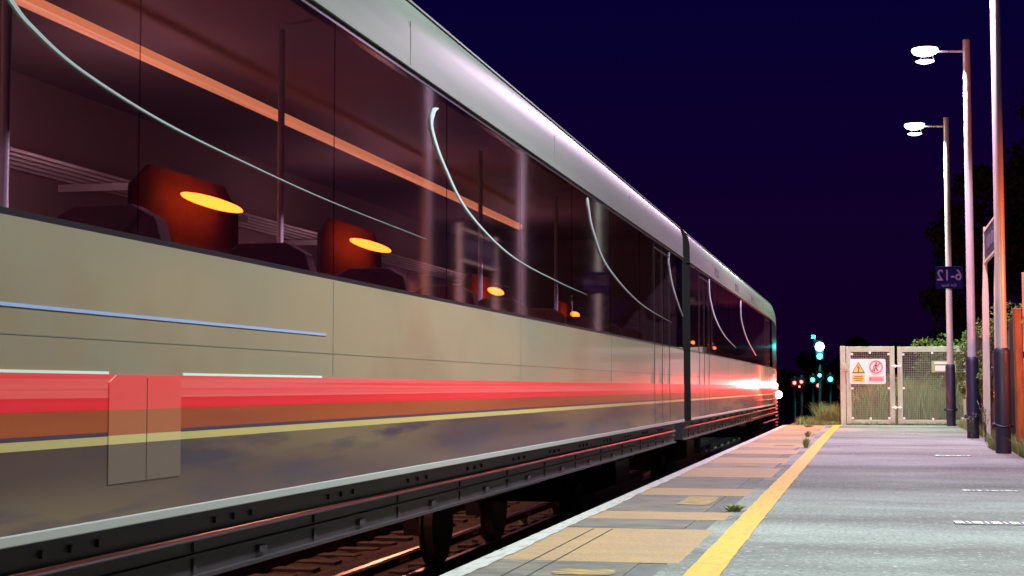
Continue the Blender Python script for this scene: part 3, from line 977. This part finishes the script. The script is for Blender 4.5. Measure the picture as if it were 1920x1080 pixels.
slab_poly(bm, [(cx - d - w, -.0095, cz - d + w), (cx - d + w, -.0095, cz - d - w), (cx + d + w, -.0095, cz + d - w), (cx + d - w, -.0095, cz + d + w)], (0, .004, 0))
link('prohibition_ring', bm, M['plate_red'], wb)
bm = bmesh.new()
def stick(a, b, w):
    a = Vector((cx + a[0], -.0045, cz + a[1])); b = Vector((cx + b[0], -.0045, cz + b[1]))
    d_ = (b - a).normalized(); nn = Vector((-d_.z, 0, d_.x)) * w
    slab_poly(bm, [a + nn, a - nn, b - nn, b + nn], (0, .003, 0))
stick((.0, .065), (-.012, -.015), .019); stick((-.012, -.01), (.05, -.095), .012); stick((-.010, -.012), (-.038, -.055), .012); stick((-.038, -.055), (-.035, -.105), .011)
stick((.0, .055), (-.055, .02), .009); stick((-.055, .02), (-.06, -.02), .008); stick((.005, .05), (.045, .01), .009)
pts = [(cx + .003 + .018 * math.cos(t), -.0045, cz + .092 + .020 * math.sin(t)) for t in [2 * math.pi * k / 12 for k in range(12)]]
slab_poly(bm, pts, (0, .003, 0))
link('walking_figure', bm, M['plate_black'], wb)
link('yellow_label', BX(-.365, -.07, -.004, .0, -.245, -.085), M['plate_yellow'], wb)
link('red_label', BX(.025, .372, -.004, .0, -.235, -.120), M['plate_pink'], wb)
bm = bmesh.new()
for k, (a, b) in enumerate(((-.31, -.12), (-.335, -.10), (-.30, -.13))):
    box(bm, a, b, -.0065, -.0042, -.125 - k * .045, -.112 - k * .045)
link('yellow_label_lines', bm, M['timber'], wb)
bm = bmesh.new()
for k, (a, b) in enumerate(((.10, .34), (.10, .345))):
    box(bm, a, b, -.0065, -.0042, -.165 - k * .035, -.155 - k * .035)
box(bm, .04, .08, -.0065, -.0042, -.215, -.145)
link('red_label_lines', bm, M['plate_red'], wb)
# little green and white notice on the right leaf
nn_ = thing('notice', (1.72, GY - .045, 1.385), 'small green notice on the right gate leaf, half behind a lamp post', 'sign')
link('plate', BX(-.28, .28, 0, .01, -.135, .135), M['plate_green'], nn_)
bm = bmesh.new(); box(bm, -.22, .22, -.004, -.0003, .06, .11); box(bm, -.20, .20, -.004, -.0003, -.10, .02)
link('white_lines', bm, M['plate_white'], nn_)

# ================================================================ fence on the right
fn = thing('board_fence', (2.20, 30.0, 0), 'dark weathered vertical board fence behind the lamp posts, partly hidden by leaves', 'fence')
bm = bmesh.new()
y = 22.9
k = 0
while y < 38.6:
    hgt = 1.80 + random.uniform(-.05, .05)
    box(bm, -.010 + random.uniform(-.006, .006), .012, y - 30, y - 30 + .14, -.05, hgt); y += .152
link('boards', bm, M['timber'], fn)
bm = bmesh.new()
box(bm, .0125, .06, -7.1, 8.6, .45, .54); box(bm, .0125, .06, -7.1, 8.6, 1.35, 1.44)
link('rails', bm, M['timber'], fn)
for y in (25.4, 28.0, 30.6, 33.2, 35.8):
    link('post', BX(-.11, -.0165, y - 30, y - 30 + .09, -.05, 1.90), M['timber'], fn, bevel=.006)
op = link('timber_post', BX(-.047, .047, -.045, .045, -.05, 1.955), M['timber_orange_lit'], bevel=.008)
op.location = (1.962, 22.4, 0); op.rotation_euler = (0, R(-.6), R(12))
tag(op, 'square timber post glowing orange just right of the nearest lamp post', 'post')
bm = bmesh.new()
for k in range(5):
    box(bm, 2.055 + k * .13, 2.055 + k * .13 + .118, 22.66, 22.685, -.05, 1.86 + .03 * math.sin(k * 2.1))
box(bm, 2.04, 2.7, 22.686, 22.73, 1.3, 1.38); box(bm, 2.04, 2.7, 22.686, 22.73, .5, .58)
o = link('short_fence', bm, M['timber']); tag(o, 'short dark board panel closing the fence end behind the orange post', 'fence')
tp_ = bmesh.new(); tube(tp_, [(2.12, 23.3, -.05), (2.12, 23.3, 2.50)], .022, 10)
tpo = link('fence_stake', tp_, M['timber_orange_lit'], smooth=True); tag(tpo, 'tall round stake lit orange at the right edge, rising above the fence', 'post')

# sodium floodlight that colours posts and fence from the right (stands outside the frame)
fl = thing('floodlight', (5.0, 20.4, 0), 'short post with an orange sodium floodlight beside the platform, right of the frame', 'floodlight')
bm = bmesh.new(); tube(bm, [(0, 0, -.05), (0, 0, 2.6)], .04, 12); link('pole', bm, M['lantern_metal'], fl, smooth=True)
bm = bmesh.new(); box(bm, -.14, .14, -.06, .06, 2.50, 2.72); link('housing', bm, M['lantern_metal'], fl, bevel=.01)
link('lens', BX(-.12, .12, .0601, .07, 2.52, 2.70), mat('sodium_glass', (1, .5, .2), .4, emit=(1, .2, .03), estr=12), fl)
d = (Vector((1.9, 27, 1.8)) - Vector((5.0, 20.6, 2.6)))
light('sodium_light', 'SPOT', (0, .16, 2.6), (1, .13, .015), 1250, fl, .08, d.to_track_quat('-Z', 'Y').to_euler(), R(95), .6)

# ================================================================ signals beyond the platform end
def mast_signal(x, y, zl, label, cat='signal', lamps=(0,), s=1.0, box_=False, group='railway signals beyond the platform', m=None, r=.075):
    t = thing('railway_signal', (x, y, 0), label, cat, group)
    bm = bmesh.new(); tube(bm, [(0, .08, -1.2), (0, .08, zl + .25 * s)], .05 * s, 10); link('mast', bm, M['signal_black'], t, smooth=True)
    bm = bmesh.new(); zlo = zl + min(lamps) - .15 * s
    box(bm, -.14 * s, .14 * s, -.05, .05, zlo, zl + max(lamps) + .16 * s)
    hd = link('signal_head', bm, M['signal_black'], t, bevel=.01)
    for dz in lamps:
        bm = bmesh.new()
        rr = r * s * (1.0 if dz == 0 else .62)
        bmesh.ops.create_uvsphere(bm, u_segments=14, v_segments=8, radius=rr)
        for v in bm.verts: v.co.y = v.co.y * .5 - .065; v.co.z += zl + dz
        link('lens', bm, (m or M['white_lens']) if dz == 0 else M['cyan_lamp'], hd, smooth=True)
        bm = bmesh.new()
        for k in range(10):
            a0, a1 = math.pi * k / 10, math.pi * (k + 1) / 10
            poly(bm, [(rr * 1.35 * math.cos(a0), -.051, zl + dz + rr * 1.35 * math.sin(a0)), (rr * 1.35 * math.cos(a1), -.051, zl + dz + rr * 1.35 * math.sin(a1)),
                      (rr * 1.35 * math.cos(a1), -.16, zl + dz + rr * 1.35 * math.sin(a1)), (rr * 1.35 * math.cos(a0), -.16, zl + dz + rr * 1.35 * math.sin(a0))])
        link('hood', bm, M['signal_black'], hd)
    if box_:
        bm = bmesh.new(); box(bm, -.30, -.15, -.06, .04, zl + .29, zl + .43); box(bm, -.26, -.19, -.07, -.0601, zl + .31, zl + .38)
        link('marker_plate', bm, M['plate_white'], t)
        bm = bmesh.new(); box(bm, -.24, .0, .06, .10, zl + .20, zl + .24); link('bracket', bm, M['signal_black'], t)
    return t
sg = mast_signal(-1.763, 60, 2.39, 'tall signal showing a bright blue-green light beyond the left gate post', lamps=(0, -.353), box_=True, r=.17)
light('signal_light', 'POINT', (0, -.35, 2.39), (.05, .9, .85), 60, sg, .06)
mast_signal(-2.03, 60, 1.17, 'low signal with a small blue-green light, left of the tall signal', r=.075, m=M['cyan_lamp'])
mast_signal(-1.76, 59.4, 1.33, 'low signal with a blue-green light directly below the tall signal light', r=.06, m=M['cyan_lamp'])
mast_signal(-1.392, 60, 1.19, 'low signal with a blue-green light, closest to the left gate post', r=.085, m=M['cyan_lamp'])
for x, y, z, r, lab in ((-2.69, 60, 1.06, .06, 'low signal with a small red light, just past the train end'),
                        (-2.44, 60, 1.10, .055, 'low signal with a small red light, second from the train end'),
                        (-3.0, 72, .95, .07, 'distant red signal light low beyond the cab end of the train'),
                        (-2.3, 75, .98, .07, 'distant red signal light low between the train and the gate')):
    mast_signal(x, y, z, lab, r=r, m=M['red_lamp'])

# ================================================================ vegetation
def blades(spots, n, h0, h1, w, seed, bend=.35):
    rr = random.Random(seed); bm = bmesh.new()
    for _ in range(n):
        x0, x1, y0, y1, z0, hs = spots[rr.randrange(len(spots))]
        x, y = rr.uniform(x0, x1), rr.uniform(y0, y1)
        h = rr.uniform(h0, h1) * hs; a = rr.uniform(0, 2 * math.pi)
        dx, dy = math.cos(a), math.sin(a); bx, by = rr.gauss(0, bend) * h, rr.gauss(0, bend) * h
        ww = w * rr.uniform(.6, 1.2)
        p = [Vector((x, y, z0)), Vector((x + bx * .35, y + by * .35, z0 + h * .6)), Vector((x + bx, y + by, z0 + h))]
        s = Vector((dx, dy, 0)) * ww
        v = [bm.verts.new(q) for q in (p[0] - s, p[0] + s, p[1] + s * .7, p[1] - s * .7, p[2])]
        bm.faces.new(v[:4]); bm.faces.new((v[3], v[2], v[4]))
    return bm
def stuff(name, bm, m): return tag(link(name, bm, m), kind='stuff')
stuff('tall_grass', blades([(-.5, 2.3, 39.6, 42.5, -.04, 1.0), (-.2, 2.3, 40.5, 44.0, -.04, 1.15), (.6, 2.6, 41, 43, -.04, 1.2)], 6500, .5, 1.15, .009, 1, .22), M['grass'])
stuff('gate_foot_grass', blades([(-.5, 2.2, 39.15, 39.35, -.02, .7), (-.6, 1.9, 39.0, 39.2, 0, .35), (-1.75, -.7, 39.2, 40.3, -.04, .9), (-1.5, -.7, 38.9, 39.3, 0, .4), (-1.2, -.7, 39.3, 40.2, -.04, 2.1)], 5200, .1, .3, .007, 2), M['grass'])
stuff('fence_foot_grass', blades([(1.93, 2.18, 21.2, 24.5, -.03, 1.0), (1.95, 2.18, 24.5, 38.5, -.03, .9), (2.1, 3.2, 18.8, 22.6, -.03, 1.1), (1.72, 1.98, 23.6, 25.0, 0, .8), (1.9, 2.2, 19.8, 22.0, -.02, 1.0)], 9000, .08, .30, .005, 3), M['grass'])

def weed(x, y, h, n, seed, label, m='grass', spread=.07):
    rr = random.Random(seed); bm = bmesh.new()
    for _ in range(n):
        a = rr.uniform(0, 2 * math.pi); r = rr.uniform(0, spread); hh = h * rr.uniform(.4, 1)
        p0 = Vector((r * .4 * math.cos(a), r * .4 * math.sin(a), 0)); p1 = Vector((r * 1.4 * math.cos(a), r * 1.4 * math.sin(a), hh))
        s = Vector((-math.sin(a), math.cos(a), 0)) * .006; mid = (p0 + p1) / 2 + Vector((0, 0, hh * .2))
        v = [bm.verts.new(q) for q in (p0 - s * .6, p0 + s * .6, mid + s, mid - s, p1)]
        bm.faces.new(v[:4]); bm.faces.new((v[3], v[2], v[4]))
    o = link('weed', bm, M[m]); o.location = (x, y, .002)
    return tag(o, label, 'weed', 'weeds growing from the platform joints')
weed(-.97, 11.75, .055, 130, 1, 'largest green weed tuft between a pale slab and the yellow line', spread=.10)
weed(-.93, 24.3, .16, 120, 2, 'green weed tuft in the joint beside the far part of the yellow line')
weed(-1.10, 29.5, .12, 80, 3, 'small weed tuft among the distant coping slabs')
weed(-1.35, 36.6, .10, 90, 4, 'low weed tuft at the platform end below the signals', spread=.2)

def stalk_plant(x, y, h, n, seed, label):
    rr = random.Random(seed); bm = bmesh.new()
    for _ in range(n):
        a = rr.uniform(0, 2 * math.pi); lean = rr.uniform(.05, .3)
        pts = [(0, 0, 0)]
        hh = h * rr.uniform(.6, 1)
        for k in range(1, 6):
            t = k / 5; pts.append((math.cos(a) * lean * t * t * hh + rr.gauss(0, .008), math.sin(a) * lean * t * t * hh, hh * t))
        tube(bm, pts, [.004, .004, .003, .003, .002, .0015], 5)
        for k in range(26):
            t = rr.uniform(.2, 1); i = min(4, int(t * 5)); p = Vector(pts[i]).lerp(Vector(pts[i + 1]), t * 5 - i)
            q = Vector((rr.gauss(0, 1), rr.gauss(0, 1), rr.gauss(.3, .6))).normalized() * rr.uniform(.02, .06)
            s = q.cross(Vector((0, 0, 1))).normalized() * .012
            poly(bm, [p, p + q * .5 + s, p + q, p + q * .5 - s])
    o = link('tall_weed', bm, M['stalk']); o.location = (x, y, 0)
    return tag(o, label, 'weed', 'tall weeds at the fence foot')
stalk_plant(1.86, 27.6, .72, 9, 5, 'spindly brown tall weed in front of the middle lamp post base')
stalk_plant(1.72, 28.9, .50, 6, 6, 'shorter spindly weed at the foot of the middle lamp post')
stalk_plant(1.88, 24.2, .45, 8, 7, 'leafy weed left of the nearest lamp post base')

def leaf_cloud(bm, cx, cy, cz, rx, ry, rz, n, size, rr, hollow=.35):
    for _ in range(n):
        while True:
            p = Vector((rr.uniform(-1, 1), rr.uniform(-1, 1), rr.uniform(-1, 1)))
            if hollow < p.length < 1: break
        c = Vector((cx + p.x * rx, cy + p.y * ry, cz + p.z * rz))
        nrm = Vector((rr.gauss(0, 1), rr.gauss(0, 1), rr.gauss(.4, 1))).normalized()
        u = nrm.orthogonal().normalized(); v = nrm.cross(u)
        a = rr.uniform(0, 6.28); u, v = u * math.cos(a) + v * math.sin(a), v * math.cos(a) - u * math.sin(a)
        s = size * rr.uniform(.6, 1.3)
        poly(bm, [c - u * s, c + v * s * .45, c + u * s, c - v * s * .45])
def plant(name, base, clumps, leafsize, per, seed, label, cat, mleaf, group=None, trunk=None):
    rr = random.Random(seed)
    t = thing(name, base, label, cat, group)
    bm = bmesh.new()
    for c in clumps:
        cx, cy, cz, r = c[:4]
        n = int(per * r * r)
        for k in range(5):
            ox, oy, oz = [rr.gauss(0, r * .38) for _ in range(3)]
            q = r * rr.uniform(.35, .75)
            leaf_cloud(bm, cx + ox, cy + oy, cz + oz, q, q, q * .8, n // 5, leafsize, rr)
    link('crown' if trunk else 'foliage', bm, mleaf, t)
    bm = bmesh.new()
    if trunk:
        h, r = trunk
        tube(bm, [(0, 0, -.3), (.05, 0, h * .4), (-.05, .1, h * .75), (0, 0, h)], [r, r * .8, r * .6, r * .35], 10)
        for c in clumps[:7]: tube(bm, [(0, 0, h * .5), (c[0] * .5, c[1] * .5, (h * .55 + c[2]) / 2), (c[0], c[1], c[2])], [r * .4, r * .28, r * .1], 6)
        link('trunk', bm, M['bark'], t)
    else:
        for c in clumps: tube(bm, [(c[0] * .3, c[1] * .3, -.1), (c[0] * .7, c[1] * .7, c[2] * .5), (c[0], c[1], c[2])], [.022, .016, .008], 6)
        link('stems', bm, M['bark'], t)
    return t
plant('leafy_bush', (2.9, 41.6, 0), [(-.95, 0, 1.6, .55), (-.4, .2, 2.0, .7), (.2, 0, 2.3, .75), (.7, -.2, 2.0, .8), (-.9, .3, .9, .6), (-.2, 0, 1.1, .8), (.6, 0, 1.0, .8)], .05, 4200, 11,
      'dense green bush rising behind the right gate leaf', 'bush', M['leaf'])
plant('leafy_bush', (1.3, 42.6, 0), [(-.4, 0, .9, .45), (.1, 0, 1.25, .5), (.5, .1, 1.35, .45), (.2, 0, .6, .55)], .045, 3200, 12,
      'lower green bush seen through the mesh of the right gate leaf', 'bush', M['leaf'])
plant('climbing_ivy', (2.30, 32.5, 0), [(-.05, k * 1.2 - 3.5, 1.7 + .22 * math.sin(k * 1.9), .42) for k in range(7)] + [(-.12, k * 1.3 - 3.2, 1.0, .38) for k in range(6)], .04, 5200, 13,
      'green ivy spilling over the board fence between the lamp posts', 'ivy', M['leaf'])
plant('climbing_ivy', (2.55, 23.9, 0), [(-.15, 0, 1.98, .26), (.2, .3, 1.9, .36), (-.1, 1.2, 2.05, .3)], .03, 6500, 14,
      'sparse orange-lit leaves on top of the fence at the right edge', 'ivy', M['leaf'])
tg = 'dark trees behind the fence'
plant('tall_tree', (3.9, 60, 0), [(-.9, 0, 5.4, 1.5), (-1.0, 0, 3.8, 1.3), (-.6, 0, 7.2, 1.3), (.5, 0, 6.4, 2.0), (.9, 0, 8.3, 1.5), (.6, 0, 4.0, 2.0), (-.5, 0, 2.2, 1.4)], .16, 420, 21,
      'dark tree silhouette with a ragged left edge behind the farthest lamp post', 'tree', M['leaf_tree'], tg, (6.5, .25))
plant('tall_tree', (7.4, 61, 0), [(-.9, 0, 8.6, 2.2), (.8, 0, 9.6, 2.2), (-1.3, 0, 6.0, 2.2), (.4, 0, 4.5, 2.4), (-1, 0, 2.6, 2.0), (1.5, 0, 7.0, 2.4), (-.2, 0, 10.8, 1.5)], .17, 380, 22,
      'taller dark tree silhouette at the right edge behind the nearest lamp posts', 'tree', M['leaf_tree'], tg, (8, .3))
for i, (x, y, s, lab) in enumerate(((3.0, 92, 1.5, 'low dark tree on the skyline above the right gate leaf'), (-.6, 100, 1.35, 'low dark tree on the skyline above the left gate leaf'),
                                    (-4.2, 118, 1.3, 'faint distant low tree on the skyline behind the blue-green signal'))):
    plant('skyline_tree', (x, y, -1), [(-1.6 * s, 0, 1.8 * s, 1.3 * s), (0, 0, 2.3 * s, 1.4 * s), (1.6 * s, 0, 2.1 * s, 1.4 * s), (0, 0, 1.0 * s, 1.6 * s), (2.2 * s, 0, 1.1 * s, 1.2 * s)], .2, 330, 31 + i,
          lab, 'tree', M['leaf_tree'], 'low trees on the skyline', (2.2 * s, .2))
